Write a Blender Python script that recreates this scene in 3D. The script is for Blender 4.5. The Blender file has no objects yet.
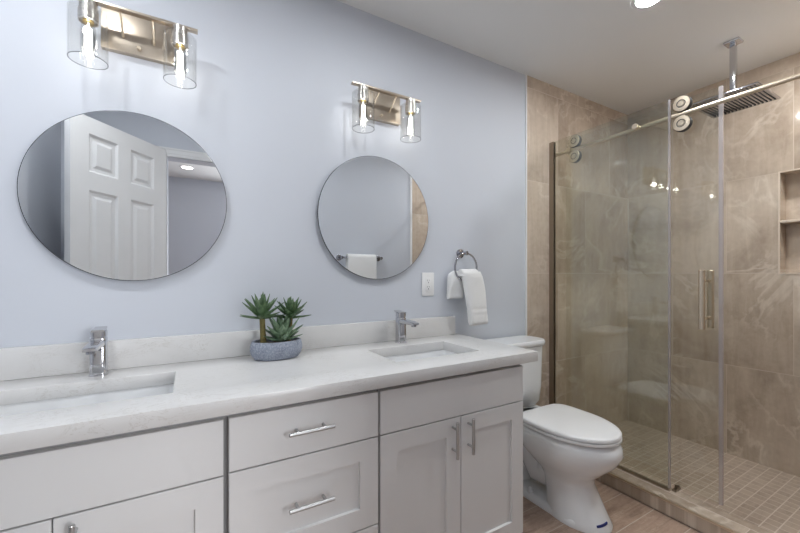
import bpy, bmesh, math, random
from math import sin, cos, pi, radians
from mathutils import Vector, Matrix

random.seed(7)
S = bpy.context.scene
C = S.collection

# ------------------------------------------------------------------ camera, world, lights, exposure
F_PX, YAW, D, H = 365.0, 0.525, 1.6157, 1.163
cam_d = bpy.data.cameras.new('camera')
cam_d.sensor_width = 36.0
cam_d.lens = F_PX / 800 * 36.0
cam_d.shift_y = (275.0 - 266.5) / 800
cam_d.clip_start = 0.02
cam = bpy.data.objects.new('camera', cam_d)
C.objects.link(cam)
cam.location = (0, -D, H)
cam.rotation_euler = (pi / 2, 0, -YAW)
S.camera = cam

world = bpy.data.worlds.new('world')
S.world = world
world.use_nodes = True
world.node_tree.nodes['Background'].inputs[0].default_value = (0.75, 0.8, 0.9, 1)
world.node_tree.nodes['Background'].inputs[1].default_value = 0.3

S.view_settings.view_transform = 'Standard'
S.view_settings.look = 'None'
S.view_settings.gamma = 1.0
S.view_settings.use_curve_mapping = False
S.view_settings.exposure = 0.06

BULB_W = 0.34            # watts of each vanity bulb
CAN_STRENGTH = 285.0     # emission of the bathroom downlight lens
SHOWER_FILL_STRENGTH = 470.0  # and of the fill lamp added over the shower
HALL_STRENGTH = 14.0
HALL_FILL_W = 60.0        # watts of the fill light added in the hall

# unseen fill light added behind the doorway to brighten the vanity fronts
wl = bpy.data.lights.new('hall_fill_light', 'AREA')
wl.shape = 'RECTANGLE'
wl.size, wl.size_y = 1.2, 1.3
wl.energy = HALL_FILL_W
wl.color = (0.95, 0.97, 1.0)
wo = bpy.data.objects.new('hall_fill_light', wl)
C.objects.link(wo)
wo.location = (1.35, -3.93, 1.45)
wo.rotation_euler = (pi / 2, 0, 0)


# ------------------------------------------------------------------ materials
def nt(name):
    m = bpy.data.materials.new(name)
    m.use_nodes = True
    n = m.node_tree.nodes
    n.clear()
    out = n.new('ShaderNodeOutputMaterial')
    return m, n, m.node_tree.links, out


def lin(r, g, b):
    f = lambda v: (v / 255) / 12.92 if v <= 10 else (((v / 255) + 0.055) / 1.055) ** 2.4
    return (f(r), f(g), f(b), 1)


def mixcol(n, l, fac, a, b, mode='MIX'):
    x = n.new('ShaderNodeMix')
    x.data_type = 'RGBA'
    x.blend_type = mode
    for sock, v in ((0, fac), (6, a), (7, b)):
        if hasattr(v, 'links') or isinstance(v, bpy.types.NodeSocket):
            l.new(v, x.inputs[sock])
        else:
            x.inputs[sock].default_value = v
    return x.outputs[2]


def ramp(n, l, src, stops):
    r = n.new('ShaderNodeValToRGB')
    l.new(src, r.inputs[0])
    els = r.color_ramp.elements
    while len(els) < len(stops):
        els.new(0.5)
    for e, (p, c) in zip(els, stops):
        e.position = p
        e.color = c if len(c) == 4 else (*c, 1)
    return r.outputs[0]


def noise(n, l, vec, scale, detail=4, rough=0.55, dist=0.0):
    t = n.new('ShaderNodeTexNoise')
    t.inputs['Scale'].default_value = scale
    t.inputs['Detail'].default_value = detail
    t.inputs['Roughness'].default_value = rough
    t.inputs['Distortion'].default_value = dist
    if vec is not None:
        l.new(vec, t.inputs['Vector'])
    return t.outputs['Fac']


def mapping(n, l, vec, scale=(1, 1, 1), loc=(0, 0, 0), rot=(0, 0, 0)):
    m = n.new('ShaderNodeMapping')
    m.inputs['Scale'].default_value = scale
    m.inputs['Location'].default_value = loc
    m.inputs['Rotation'].default_value = rot
    l.new(vec, m.inputs['Vector'])
    return m.outputs[0]


def plain(name, col, rough=0.5, metal=0.0, spec=0.5, var=0.03, nscale=12.0, bump=0.0, bscale=200.0, coat=0.0, sheen=0.0):
    """principled surface with a faint procedural mottling"""
    m, n, l, out = nt(name)
    b = n.new('ShaderNodeBsdfPrincipled')
    l.new(b.outputs[0], out.inputs[0])
    g = n.new('ShaderNodeNewGeometry')
    f = noise(n, l, g.outputs['Position'], nscale)
    lo = tuple(c * (1 - var) for c in col[:3]) + (1,)
    hi = tuple(min(1, c * (1 + var)) for c in col[:3]) + (1,)
    l.new(ramp(n, l, f, [(0.3, lo), (0.7, hi)]), b.inputs['Base Color'])
    b.inputs['Roughness'].default_value = rough
    b.inputs['Metallic'].default_value = metal
    b.inputs['Specular IOR Level'].default_value = spec
    b.inputs['Coat Weight'].default_value = coat
    b.inputs['Sheen Weight'].default_value = sheen
    if bump:
        bn = n.new('ShaderNodeBump')
        bn.inputs['Strength'].default_value = bump
        bn.inputs['Distance'].default_value = 0.002
        l.new(noise(n, l, g.outputs['Position'], bscale, 3), bn.inputs['Height'])
        l.new(bn.outputs[0], b.inputs['Normal'])
    return m


def thin_glass(name, tint, ior=1.45, rough=0.0, milky=0.0):
    """a pane: straight-through transmission plus a fresnel reflection"""
    m, n, l, out = nt(name)
    t = n.new('ShaderNodeBsdfTransparent')
    t.inputs[0].default_value = (*tint, 1)
    g = n.new('ShaderNodeBsdfGlossy')
    g.inputs['Roughness'].default_value = rough
    lw = n.new('ShaderNodeLayerWeight')          # Schlick reflectance, the same from both sides of the sheet
    lw.inputs[0].default_value = 0.5
    pw = n.new('ShaderNodeMath'); pw.operation = 'POWER'; l.new(lw.outputs['Facing'], pw.inputs[0]); pw.inputs[1].default_value = 5.0
    f0 = ((ior - 1) / (ior + 1)) ** 2
    fr = n.new('ShaderNodeMath'); fr.operation = 'MULTIPLY_ADD'; l.new(pw.outputs[0], fr.inputs[0]); fr.inputs[1].default_value = 1 - f0; fr.inputs[2].default_value = f0
    mx = n.new('ShaderNodeMixShader')
    l.new(fr.outputs[0], mx.inputs[0])
    body = t.outputs[0]
    if milky:
        df = n.new('ShaderNodeBsdfDiffuse'); df.inputs[0].default_value = (0.80, 0.785, 0.79, 1)
        tr = n.new('ShaderNodeBsdfTranslucent'); tr.inputs[0].default_value = (0.80, 0.785, 0.79, 1)
        m1 = n.new('ShaderNodeMixShader'); l.new(df.outputs[0], m1.inputs[1]); l.new(tr.outputs[0], m1.inputs[2])
        m2 = n.new('ShaderNodeMixShader'); m2.inputs[0].default_value = milky
        l.new(t.outputs[0], m2.inputs[1]); l.new(m1.outputs[0], m2.inputs[2])
        body = m2.outputs[0]
    l.new(body, mx.inputs[1])
    l.new(g.outputs[0], mx.inputs[2])
    l.new(mx.outputs[0], out.inputs[0])
    return m


def emit(name, col, strength):
    m, n, l, out = nt(name)
    e = n.new('ShaderNodeEmission')
    e.inputs[0].default_value = (*col, 1)
    e.inputs[1].default_value = strength
    l.new(e.outputs[0], out.inputs[0])
    return m


def uv_from(n, l, u, v):
    """planar coordinates from two world axes ('x','y','z')"""
    g = n.new('ShaderNodeNewGeometry')
    s = n.new('ShaderNodeSeparateXYZ')
    l.new(g.outputs['Position'], s.inputs[0])
    c = n.new('ShaderNodeCombineXYZ')
    ax = {'x': 0, 'y': 1, 'z': 2}
    l.new(s.outputs[ax[u]], c.inputs[0])
    l.new(s.outputs[ax[v]], c.inputs[1])
    return c.outputs[0]


def bricks(n, l, vec, w, h, mortar, off, freq=2):
    b = n.new('ShaderNodeTexBrick')
    b.inputs['Color1'].default_value = (0, 0, 0, 1)
    b.inputs['Color2'].default_value = (1, 1, 1, 1)
    b.inputs['Mortar'].default_value = (0.5, 0.5, 0.5, 1)
    b.inputs['Scale'].default_value = 1.0
    b.inputs['Mortar Size'].default_value = mortar
    b.inputs['Mortar Smooth'].default_value = 0.1
    b.inputs['Bias'].default_value = 0.0
    b.inputs['Brick Width'].default_value = w
    b.inputs['Row Height'].default_value = h
    b.offset = off
    b.offset_frequency = freq
    l.new(vec, b.inputs['Vector'])
    return b.outputs['Color'], b.outputs['Fac']


def stone_tile(name, u, v, w, h, loc, off=0.5, mortar=0.0018, base=(197, 182, 166), dark=(158, 142, 127), vein=(228, 217, 204),
               grout=(206, 192, 178), rough=0.07, streak=(1.0, 1.0), rand=0.2, scale=1.5):
    m, n, l, out = nt(name)
    p = n.new('ShaderNodeBsdfPrincipled')
    l.new(p.outputs[0], out.inputs[0])
    vec = mapping(n, l, uv_from(n, l, u, v), loc=(loc[0], loc[1], 0))
    rnd, fac = bricks(n, l, vec, w, h, mortar, off)
    # shift the veining from tile to tile
    add = n.new('ShaderNodeVectorMath')
    add.operation = 'MULTIPLY_ADD'
    l.new(rnd, add.inputs[0])
    add.inputs[1].default_value = (7.3, 5.1, 3.7)
    l.new(vec, add.inputs[2])
    nv = mapping(n, l, add.outputs[0], scale=(streak[0], streak[1], 1))
    n1 = noise(n, l, nv, scale, 7, 0.62, 0.8)
    n2 = noise(n, l, nv, scale * 1.3, 6, 0.55, 1.2)
    col = ramp(n, l, n1, [(0.36, lin(*dark)), (0.52, lin(*base)), (0.66, lin(*[min(255, x + 10) for x in base]))])
    # thin pale veins where the distorted noise crosses its middle
    sub = n.new('ShaderNodeMath'); sub.operation = 'SUBTRACT'; l.new(n2, sub.inputs[0]); sub.inputs[1].default_value = 0.5
    ab = n.new('ShaderNodeMath'); ab.operation = 'ABSOLUTE'; l.new(sub.outputs[0], ab.inputs[0])
    vm = ramp(n, l, ab.outputs[0], [(0.0, (0.85, 0.85, 0.85)), (0.03, (0, 0, 0))])
    vmask = ramp(n, l, noise(n, l, nv, scale * 1.4, 2, 0.5), [(0.44, (0, 0, 0)), (0.56, (1, 1, 1))])
    vmul = n.new('ShaderNodeMath'); vmul.operation = 'MULTIPLY'; l.new(vm, vmul.inputs[0]); l.new(vmask, vmul.inputs[1])
    col = mixcol(n, l, vmul.outputs[0], col, lin(*vein))
    # long faint streaks along the slab
    sv = mapping(n, l, add.outputs[0], scale=(9 * streak[0], 1.1 * streak[1], 1), rot=(0, 0, 0.12))
    n4 = noise(n, l, sv, scale * 1.5, 5, 0.65, 0.6)
    col = mixcol(n, l, 0.28, col, ramp(n, l, n4, [(0.3, lin(*dark)), (0.5, lin(*base)), (0.7, lin(*vein))]))
    # fine mottling
    n3 = noise(n, l, nv, scale * 18, 3, 0.6)
    col = mixcol(n, l, 0.25, col, ramp(n, l, n3, [(0.35, lin(*dark)), (0.65, lin(*vein))]), 'SOFT_LIGHT')
    col = mixcol(n, l, rand, col, ramp(n, l, rnd, [(0.0, lin(*dark)), (1.0, lin(*vein))]))
    col = mixcol(n, l, fac, col, lin(*grout))
    l.new(col, p.inputs['Base Color'])
    rr = n.new('ShaderNodeMapRange')
    l.new(fac, rr.inputs[0])
    rr.inputs[3].default_value = rough
    rr.inputs[4].default_value = 0.7
    l.new(rr.outputs[0], p.inputs['Roughness'])
    bn = n.new('ShaderNodeBump')
    bn.inputs['Strength'].default_value = 0.35
    bn.inputs['Distance'].default_value = 0.0012
    inv = n.new('ShaderNodeMath'); inv.operation = 'SUBTRACT'; inv.inputs[0].default_value = 1.0; l.new(fac, inv.inputs[1])
    ad = n.new('ShaderNodeMath'); ad.operation = 'MULTIPLY_ADD'; l.new(n1, ad.inputs[0]); ad.inputs[1].default_value = 0.6; l.new(inv.outputs[0], ad.inputs[2])
    l.new(ad.outputs[0], bn.inputs['Height'])
    l.new(bn.outputs[0], p.inputs['Normal'])
    return m


def quartz(name):
    m, n, l, out = nt(name)
    p = n.new('ShaderNodeBsdfPrincipled')
    l.new(p.outputs[0], out.inputs[0])
    g = n.new('ShaderNodeNewGeometry')
    n1 = noise(n, l, g.outputs['Position'], 3.0, 6, 0.6, 1.0)
    n2 = noise(n, l, mapping(n, l, g.outputs['Position'], scale=(1, 1.6, 2.2)), 9.0, 6, 0.65, 2.5)
    col = ramp(n, l, n1, [(0.3, lin(211, 210, 209)), (0.7, lin(219, 218, 217))])
    sub = n.new('ShaderNodeMath'); sub.operation = 'SUBTRACT'; l.new(n2, sub.inputs[0]); sub.inputs[1].default_value = 0.52
    ab = n.new('ShaderNodeMath'); ab.operation = 'ABSOLUTE'; l.new(sub.outputs[0], ab.inputs[0])
    vm = ramp(n, l, ab.outputs[0], [(0.0, (0.42, 0.42, 0.42)), (0.018, (0, 0, 0))])
    msk = ramp(n, l, noise(n, l, g.outputs['Position'], 5.0, 3), [(0.46, (0, 0, 0)), (0.6, (1, 1, 1))])
    mm = n.new('ShaderNodeMath'); mm.operation = 'MULTIPLY'
    l.new(vm, mm.inputs[0]); l.new(msk, mm.inputs[1])
    col = mixcol(n, l, mm.outputs[0], col, lin(168, 160, 150))
    l.new(col, p.inputs['Base Color'])
    p.inputs['Roughness'].default_value = 0.22
    return m


def brushed(name, col, rough=0.25, aniso=(1, 1, 60)):
    m, n, l, out = nt(name)
    p = n.new('ShaderNodeBsdfPrincipled')
    l.new(p.outputs[0], out.inputs[0])
    g = n.new('ShaderNodeNewGeometry')
    f = noise(n, l, mapping(n, l, g.outputs['Position'], scale=aniso), 30, 3)
    l.new(ramp(n, l, f, [(0.3, tuple(c * 0.93 for c in col) + (1,)), (0.7, tuple(col) + (1,))]), p.inputs['Base Color'])
    p.inputs['Metallic'].default_value = 1.0
    rr = n.new('ShaderNodeMapRange')
    l.new(f, rr.inputs[0])
    rr.inputs[3].default_value = rough * 0.8
    rr.inputs[4].default_value = rough * 1.2
    l.new(rr.outputs[0], p.inputs['Roughness'])
    return m


def terry(name, col):
    m, n, l, out = nt(name)
    p = n.new('ShaderNodeBsdfPrincipled')
    l.new(p.outputs[0], out.inputs[0])
    g = n.new('ShaderNodeNewGeometry')
    f = noise(n, l, g.outputs['Position'], 300, 3, 0.7)
    l.new(ramp(n, l, f, [(0.3, tuple(c * 0.94 for c in col[:3]) + (1,)), (0.7, col)]), p.inputs['Base Color'])
    p.inputs['Roughness'].default_value = 0.95
    p.inputs['Sheen Weight'].default_value = 0.3
    p.inputs['Specular IOR Level'].default_value = 0.1
    bn = n.new('ShaderNodeBump')
    bn.inputs['Strength'].default_value = 0.9
    bn.inputs['Distance'].default_value = 0.004
    l.new(f, bn.inputs['Height'])
    l.new(bn.outputs[0], p.inputs['Normal'])
    return m


def speckled(name):
    m, n, l, out = nt(name)
    p = n.new('ShaderNodeBsdfPrincipled')
    l.new(p.outputs[0], out.inputs[0])
    g = n.new('ShaderNodeNewGeometry')
    f = noise(n, l, g.outputs['Position'], 170, 4, 0.7)
    f2 = noise(n, l, g.outputs['Position'], 30, 3, 0.6)
    c1 = ramp(n, l, f, [(0.36, lin(112, 120, 136)), (0.52, lin(146, 154, 170)), (0.68, lin(184, 190, 202))])
    c2 = ramp(n, l, f2, [(0.35, lin(126, 132, 146)), (0.65, lin(168, 174, 186))])
    l.new(mixcol(n, l, 0.35, c1, c2), p.inputs['Base Color'])
    p.inputs['Roughness'].default_value = 0.7
    bn = n.new('ShaderNodeBump')
    bn.inputs['Strength'].default_value = 0.4
    bn.inputs['Distance'].default_value = 0.002
    l.new(f, bn.inputs['Height'])
    l.new(bn.outputs[0], p.inputs['Normal'])
    return m


def leafmat(name, base, edge):
    m, n, l, out = nt(name)
    p = n.new('ShaderNodeBsdfPrincipled')
    l.new(p.outputs[0], out.inputs[0])
    g = n.new('ShaderNodeNewGeometry')
    f = noise(n, l, mapping(n, l, g.outputs['Position'], scale=(1, 1, 0.5)), 60, 4, 0.6)
    r = n.new('ShaderNodeObjectInfo')
    l.new(ramp(n, l, f, [(0.3, lin(*base)), (0.7, lin(*edge))]), p.inputs['Base Color'])
    p.inputs['Roughness'].default_value = 0.45
    return m


M = {}
M['paint'] = plain('blue_grey_wall_paint', lin(201, 205, 213), 0.6, spec=0.3, var=0.008, nscale=2, bump=0.08, bscale=350)
M['ceiling'] = plain('white_ceiling_paint', lin(232, 232, 231), 0.8, spec=0.2, var=0.008, nscale=2, bump=0.08, bscale=260)
M['trim'] = plain('white_trim_paint', lin(228, 228, 228), 0.4, var=0.01)
M['door'] = plain('white_door_paint', lin(224, 224, 224), 0.45, var=0.01)
M['cab'] = plain('white_cabinet_paint', lin(226, 226, 226), 0.4, var=0.008, nscale=3)
M['cab_gap_shade'] = plain('cabinet_gap_shade', lin(150, 150, 150), 0.6, var=0.01)  # grey puts the shade between the fronts into the colour
M['porcelain'] = plain('white_porcelain', lin(236, 237, 238), 0.08, var=0.006, nscale=3, coat=0.4)
M['plastic'] = plain('white_plastic', lin(234, 234, 234), 0.28, var=0.006)
M['dark'] = plain('dark_slot', lin(40, 40, 42), 0.5, var=0.02)
M['chrome'] = plain('polished_chrome', (0.62, 0.62, 0.64, 1), 0.10, 1.0, var=0.01)
M['darkchrome'] = plain('tinted_chrome', (0.42, 0.42, 0.45, 1), 0.12, 1.0, var=0.01)
M['nickel'] = brushed('brushed_nickel', (0.63, 0.60, 0.56), 0.28)
M['pull'] = brushed('satin_nickel_pull', (0.50, 0.50, 0.50), 0.38)
M['warmnickel'] = brushed('warm_brushed_nickel', (0.50, 0.43, 0.35), 0.36, (60, 1, 1))
M['railmetal'] = brushed('champagne_nickel', (0.72, 0.62, 0.49), 0.36, (1, 1, 60))
M['nichetrim'] = plain('pale_stone_edge_trim', lin(214, 200, 184), 0.35, var=0.02)
M['jamb'] = brushed('bronze_toned_channel', (0.36, 0.31, 0.25), 0.35)
M['mirror'] = plain('silvered_mirror', (0.80, 0.81, 0.82, 1), 0.0, 1.0, var=0.002)
M['mirror_edge'] = plain('mirror_edge', (0.16, 0.17, 0.18, 1), 0.25, 0.6, var=0.02)
M['panelglass'] = thin_glass('greenish_safety_glass', (0.95, 0.968, 0.942), 1.85)
M['doorglass'] = thin_glass('clear_door_glass', (0.962, 0.972, 0.958), 1.55)
M['shadeglass'] = thin_glass('clear_shade_glass', (0.975, 0.975, 0.97), 1.45)
M['rimglass'] = thin_glass('polished_glass_rim', (0.62, 0.63, 0.64), 1.6)
M['bulbglass'] = thin_glass('bulb_glass', (0.985, 0.985, 0.98), 1.4)
M['seal'] = thin_glass('clear_vinyl_seal', (0.84, 0.81, 0.84), 1.8, 0.2, milky=0.32)
M['filament'] = emit('glowing_filament', (1.0, 0.97, 0.93), 4)
M['brass'] = plain('brass_socket', (0.75, 0.55, 0.22, 1), 0.3, 1.0, var=0.02)
M['can'] = emit('downlight_lens', (0.95, 0.98, 1.0), CAN_STRENGTH)
M['showerfill'] = emit('shower_fill_lens', (0.95, 0.98, 1.0), SHOWER_FILL_STRENGTH)
M['hallcan'] = emit('hall_downlight_lens', (1.0, 0.97, 0.93), HALL_STRENGTH)
M['quartz'] = quartz('white_quartz')
M['tile_xz'] = stone_tile('stone_tile_end_wall', 'x', 'z', 0.61, 0.595, (-0.347, 0.015))
M['tile_yz'] = stone_tile('stone_tile_long_wall', 'y', 'z', 0.61, 0.595, (0.319, 0.015))
M['curbtile'] = stone_tile('stone_tile_curb', 'y', 'x', 0.61, 0.3, (0.1, 0.02), rand=0.1)
M['mosaic'] = stone_tile('mosaic_floor_tile', 'x', 'y', 0.052, 0.052, (0, 0), off=0.0, mortar=0.0022, base=(186, 170, 155), dark=(158, 141, 126),
                         vein=(192, 176, 160), grout=(216, 204, 192), rough=0.3, streak=(1, 5), rand=0.35, scale=6)
M['plank'] = stone_tile('wood_look_plank_tile', 'x', 'y', 0.9, 0.155, (0.25, 0.06), off=0.37, mortar=0.0018, base=(178, 153, 136), dark=(134, 110, 95),
                        vein=(208, 188, 172), grout=(206, 194, 182), rough=0.35, streak=(0.7, 7), rand=0.3, scale=4.5)
M['terry'] = terry('white_terry_cloth', lin(246, 246, 245))
M['band'] = plain('towel_band_weave', lin(228, 228, 226), 0.9, var=0.03, nscale=300)
M['pot'] = speckled('speckled_grey_stoneware')
M['soil'] = plain('potting_grit', lin(92, 70, 50), 0.95, var=0.5, nscale=160, bump=1.0, bscale=200)
M['leaf'] = leafmat('succulent_leaf', (60, 88, 58), (112, 138, 100))
M['leaf2'] = leafmat('pale_succulent_leaf', (78, 106, 80), (138, 160, 130))
M['stem'] = plain('succulent_stem', lin(116, 106, 62), 0.7, var=0.25, nscale=90)
M['tape'] = plain('blue_tape', lin(24, 42, 120), 0.5, var=0.05)


# ------------------------------------------------------------------ geometry helpers
class MB:
    def __init__(self):
        self.bm = bmesh.new()

    def box(self, x0, x1, y0, y1, z0, z1, mi=0):
        x0, x1 = sorted((x0, x1)); y0, y1 = sorted((y0, y1)); z0, z1 = sorted((z0, z1))
        v = [self.bm.verts.new(p) for p in ((x0, y0, z0), (x1, y0, z0), (x1, y1, z0), (x0, y1, z0), (x0, y0, z1), (x1, y0, z1), (x1, y1, z1), (x0, y1, z1))]
        for f in ((3, 2, 1, 0), (4, 5, 6, 7), (0, 1, 5, 4), (1, 2, 6, 5), (2, 3, 7, 6), (3, 0, 4, 7)):
            fc = self.bm.faces.new([v[i] for i in f]); fc.material_index = mi
        return self

    def rings(self, rings, cap0=True, cap1=True, mi=0, closed=True):
        """skin a list of vertex loops of equal length"""
        R = [[self.bm.verts.new(p) for p in r] for r in rings]
        k = len(R[0])
        for a, b in zip(R[:-1], R[1:]):
            for i in range(k if closed else k - 1):
                j = (i + 1) % k
                f = self.bm.faces.new((a[i], a[j], b[j], b[i])); f.material_index = mi
        if cap0:
            f = self.bm.faces.new(list(reversed(R[0]))); f.material_index = mi
        if cap1:
            f = self.bm.faces.new(R[-1]); f.material_index = mi
        return self

    def cyl(self, a, b, r, r2=None, seg=24, cap=True, mi=0):
        a, b = Vector(a), Vector(b)
        r2 = r if r2 is None else r2
        q = (b - a).to_track_quat('Z', 'Y')
        ring = lambda c, rr: [c + q @ Vector((rr * cos(2 * pi * i / seg), rr * sin(2 * pi * i / seg), 0)) for i in range(seg)]
        return self.rings([ring(a, r), ring(b, r2)], cap, cap, mi)

    def turned(self, a, b, prof, seg=32, cap0=True, cap1=True, mi=0, closed_prof=False):
        """lathe around axis a->b: prof = [(t along in metres, radius)]"""
        a, b = Vector(a), Vector(b)
        ax = (b - a).normalized()
        q = ax.to_track_quat('Z', 'Y')
        rs = [[a + ax * t + q @ Vector((rr * cos(2 * pi * i / seg), rr * sin(2 * pi * i / seg), 0)) for i in range(seg)] for t, rr in prof]
        return self.rings(rs, cap0, cap1, mi)

    def tube(self, pts, r, seg=14, closed=False, cap=True, mi=0):
        P = [Vector(p) for p in pts]
        n = len(P)
        rad = r if isinstance(r, (list, tuple)) else [r] * n
        up = None
        rings = []
        for i in range(n):
            if closed:
                t = (P[(i + 1) % n] - P[i - 1]).normalized()
            else:
                t = (P[min(i + 1, n - 1)] - P[max(i - 1, 0)]).normalized()
            if up is None:
                up = t.orthogonal().normalized()
            up = (up - t * up.dot(t)).normalized()
            w = t.cross(up)
            rings.append([P[i] + (up * cos(2 * pi * k / seg) + w * sin(2 * pi * k / seg)) * rad[i] for k in range(seg)])
        if closed:
            rings.append(rings[0])
            return self.rings(rings, False, False, mi)
        return self.rings(rings, cap, cap, mi)

    def prism(self, outline, z0, z1, axis='z', mi=0):
        """extrude a 2D outline; axis 'z': (x,y), 'y': (x,z), 'x': (y,z)"""
        f = {'z': lambda p, w: (p[0], p[1], w), 'y': lambda p, w: (p[0], w, p[1]), 'x': lambda p, w: (w, p[0], p[1])}[axis]
        return self.rings([[f(p, z0) for p in outline], [f(p, z1) for p in outline]], True, True, mi)

    def bevel(self, w, seg=2, angle=30):
        bmesh.ops.remove_doubles(self.bm, verts=self.bm.verts, dist=1e-6)
        bmesh.ops.recalc_face_normals(self.bm, faces=self.bm.faces)
        es = [e for e in self.bm.edges if len(e.link_faces) == 2 and e.calc_face_angle(0) > radians(angle)]
        bmesh.ops.bevel(self.bm, geom=es, offset=w, segments=seg, profile=0.5, affect='EDGES', clamp_overlap=True)
        return self

    def build(self, name, mat, parent=None, smooth=40, kind=None):
        bm = self.bm
        bmesh.ops.remove_doubles(bm, verts=bm.verts, dist=1e-6)
        bmesh.ops.recalc_face_normals(bm, faces=bm.faces)
        off = Vector((0, 0, 0))
        root = parent
        while root is not None:
            off = off + root.location
            root = root.parent
        for v in bm.verts:
            v.co -= off
        if smooth:
            for f in bm.faces:
                f.smooth = True
            for e in bm.edges:
                if len(e.link_faces) == 2 and e.calc_face_angle(0) > radians(smooth):
                    e.smooth = False
        me = bpy.data.meshes.new(name)
        bm.to_mesh(me)
        bm.free()
        for m in (mat if isinstance(mat, (list, tuple)) else [mat]):
            me.materials.append(m)
        o = bpy.data.objects.new(name, me)
        C.objects.link(o)
        if parent is not None:
            o.parent = parent
        if kind:
            o['kind'] = kind
        return o


def tag(o, label, cat, group=None, kind=None):
    o['label'] = label
    o['category'] = cat
    if group: o['group'] = group
    if kind: o['kind'] = kind
    return o


def thing(name, label, cat, loc, group=None):
    o = bpy.data.objects.new(name, None)
    o.empty_display_size = 0.05
    C.objects.link(o)
    o.location = loc
    return tag(o, label, cat, group)


def struct(name, mb, mat, label, cat='room shell', smooth=40):
    o = mb.build(name, mat, None, smooth)
    return tag(o, label, cat, kind='structure')


def copy_thing(root, loc, label):
    """a copy of a thing with copies of its parts and sub-parts"""
    r = root.copy(); C.objects.link(r); r.location = loc; r['label'] = label
    for ch in list(root.children):
        c = ch.copy(); C.objects.link(c); c.parent = r
        for g in list(ch.children):
            d = g.copy(); C.objects.link(d); d.parent = c
    return r


def rrect(x0, x1, y0, y1, r, seg=6):
    pts = []
    for cx, cy, a0 in ((x1 - r, y1 - r, 0), (x0 + r, y1 - r, 90), (x0 + r, y0 + r, 180), (x1 - r, y0 + r, 270)):
        for i in range(seg + 1):
            a = radians(a0 + 90 * i / seg)
            pts.append((cx + r * cos(a), cy + r * sin(a)))
    return pts


def grid_slab(mb, us, vs, holes, w0, w1, f, lined=True):
    """slab with rectangular openings: f(u,v,w) -> point"""
    solid = lambda i, j: 0 <= i < len(us) - 1 and 0 <= j < len(vs) - 1 and not any(
        h[0] - 1e-6 <= us[i] and us[i + 1] <= h[1] + 1e-6 and h[2] - 1e-6 <= vs[j] and vs[j + 1] <= h[3] + 1e-6 for h in holes)
    q = lambda pts: mb.bm.faces.new([mb.bm.verts.new(f(*p)) for p in pts])
    for i in range(len(us) - 1):
        for j in range(len(vs) - 1):
            if not solid(i, j):
                continue
            a, b, c, d = us[i], us[i + 1], vs[j], vs[j + 1]
            q(((a, c, w0), (a, d, w0), (b, d, w0), (b, c, w0)))
            q(((a, c, w1), (b, c, w1), (b, d, w1), (a, d, w1)))
            edge = lambda ii, jj: not solid(ii, jj) and (lined or not (0 <= ii < len(us) - 1 and 0 <= jj < len(vs) - 1))
            if edge(i - 1, j): q(((a, c, w0), (a, c, w1), (a, d, w1), (a, d, w0)))
            if edge(i + 1, j): q(((b, c, w0), (b, d, w0), (b, d, w1), (b, c, w1)))
            if edge(i, j - 1): q(((a, c, w0), (b, c, w0), (b, c, w1), (a, c, w1)))
            if edge(i, j + 1): q(((a, d, w0), (a, d, w1), (b, d, w1), (b, d, w0)))
    return mb


# ------------------------------------------------------------------ room shell
XL, XR, W, ZC = -0.70, 3.033, 1.50, 2.44
XT = 1.867                     # where the tile starts on the vanity wall
XTF = 1.915                    # and on the wall opposite
struct('wall_back', MB().box(XL - 0.1, XT, 0, 0.12, 0, ZC), M['paint'], 'blue-grey painted wall behind the vanity', 'wall')
struct('wall_shower_end', MB().box(XT, XR + 0.1, -0.004, 0.12, 0, ZC), M['tile_xz'], 'stone tiled end wall of the shower beside the toilet', 'wall')
struct('trim_1', MB().box(XT - 0.009, XT + 0.002, -0.008, 0.0, 0.0, ZC), M['trim'], 'white edge strip where paint meets tile on the vanity wall', 'trim')
struct('wall_left', MB().box(XL - 0.1, XL, -W - 0.11, 0, 0, ZC), M['paint'], 'blue-grey painted wall at the left end of the vanity', 'wall')
# tiled long wall with its niche opening
NY0, NY1, NZ0, NZ1 = -1.235, -0.873, 1.175, 1.768
wr = MB()
grid_slab(wr, [-W - 0.1, NY0, NY1, 0.12], [0, NZ0, NZ1, ZC], [(NY0, NY1, NZ0, NZ1)], XR, XR + 0.1, lambda u, v, w: (w, u, v))
wr.box(XR + 0.1, XR + 0.12, -W - 0.1, 0.12, 0, ZC)
wall_r = struct('wall_right', wr, M['tile_yz'], 'stone tiled long wall of the shower with a recessed niche', 'wall')
nt_ = MB()
for a in ((NY0 - 0.008, NY1 + 0.008, NZ1, NZ1 + 0.008), (NY0 - 0.008, NY1 + 0.008, NZ0 - 0.008, NZ0), (NY0 - 0.008, NY0, NZ0, NZ1), (NY1, NY1 + 0.008, NZ0, NZ1)):
    nt_.box(XR - 0.003, XR + 0.001, *a)
nt_.build('niche_trim', M['nichetrim'], wall_r)
MB().box(XR + 0.001, XR + 0.1, NY0, NY1, 1.470, 1.486).bevel(0.002).build('niche_shelf', M['nichetrim'], wall_r)

# wall with the doorway the photograph was taken from
DX0, DX1, DZ = -0.13, 0.60, 2.005
wf = MB()
grid_slab(wf, [XL - 0.1, DX0, DX1, XTF], [0, DZ, ZC], [(DX0, DX1, 0, DZ)], -W, -W - 0.11, lambda u, v, w: (u, w, v))
struct('wall_front', wf, M['paint'], 'blue-grey painted wall opposite the vanity with the doorway', 'wall')
struct('wall_shower_front', MB().box(XTF, XR + 0.1, -W + 0.004, -W - 0.11, 0, ZC), M['tile_xz'], 'stone tiled end wall of the shower opposite the vanity wall', 'wall')
struct('trim_2', MB().box(XTF - 0.020, XTF + 0.002, -W, -W + 0.008, 0, ZC), M['trim'], 'white edge strip where paint meets tile opposite the vanity', 'trim')


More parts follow.
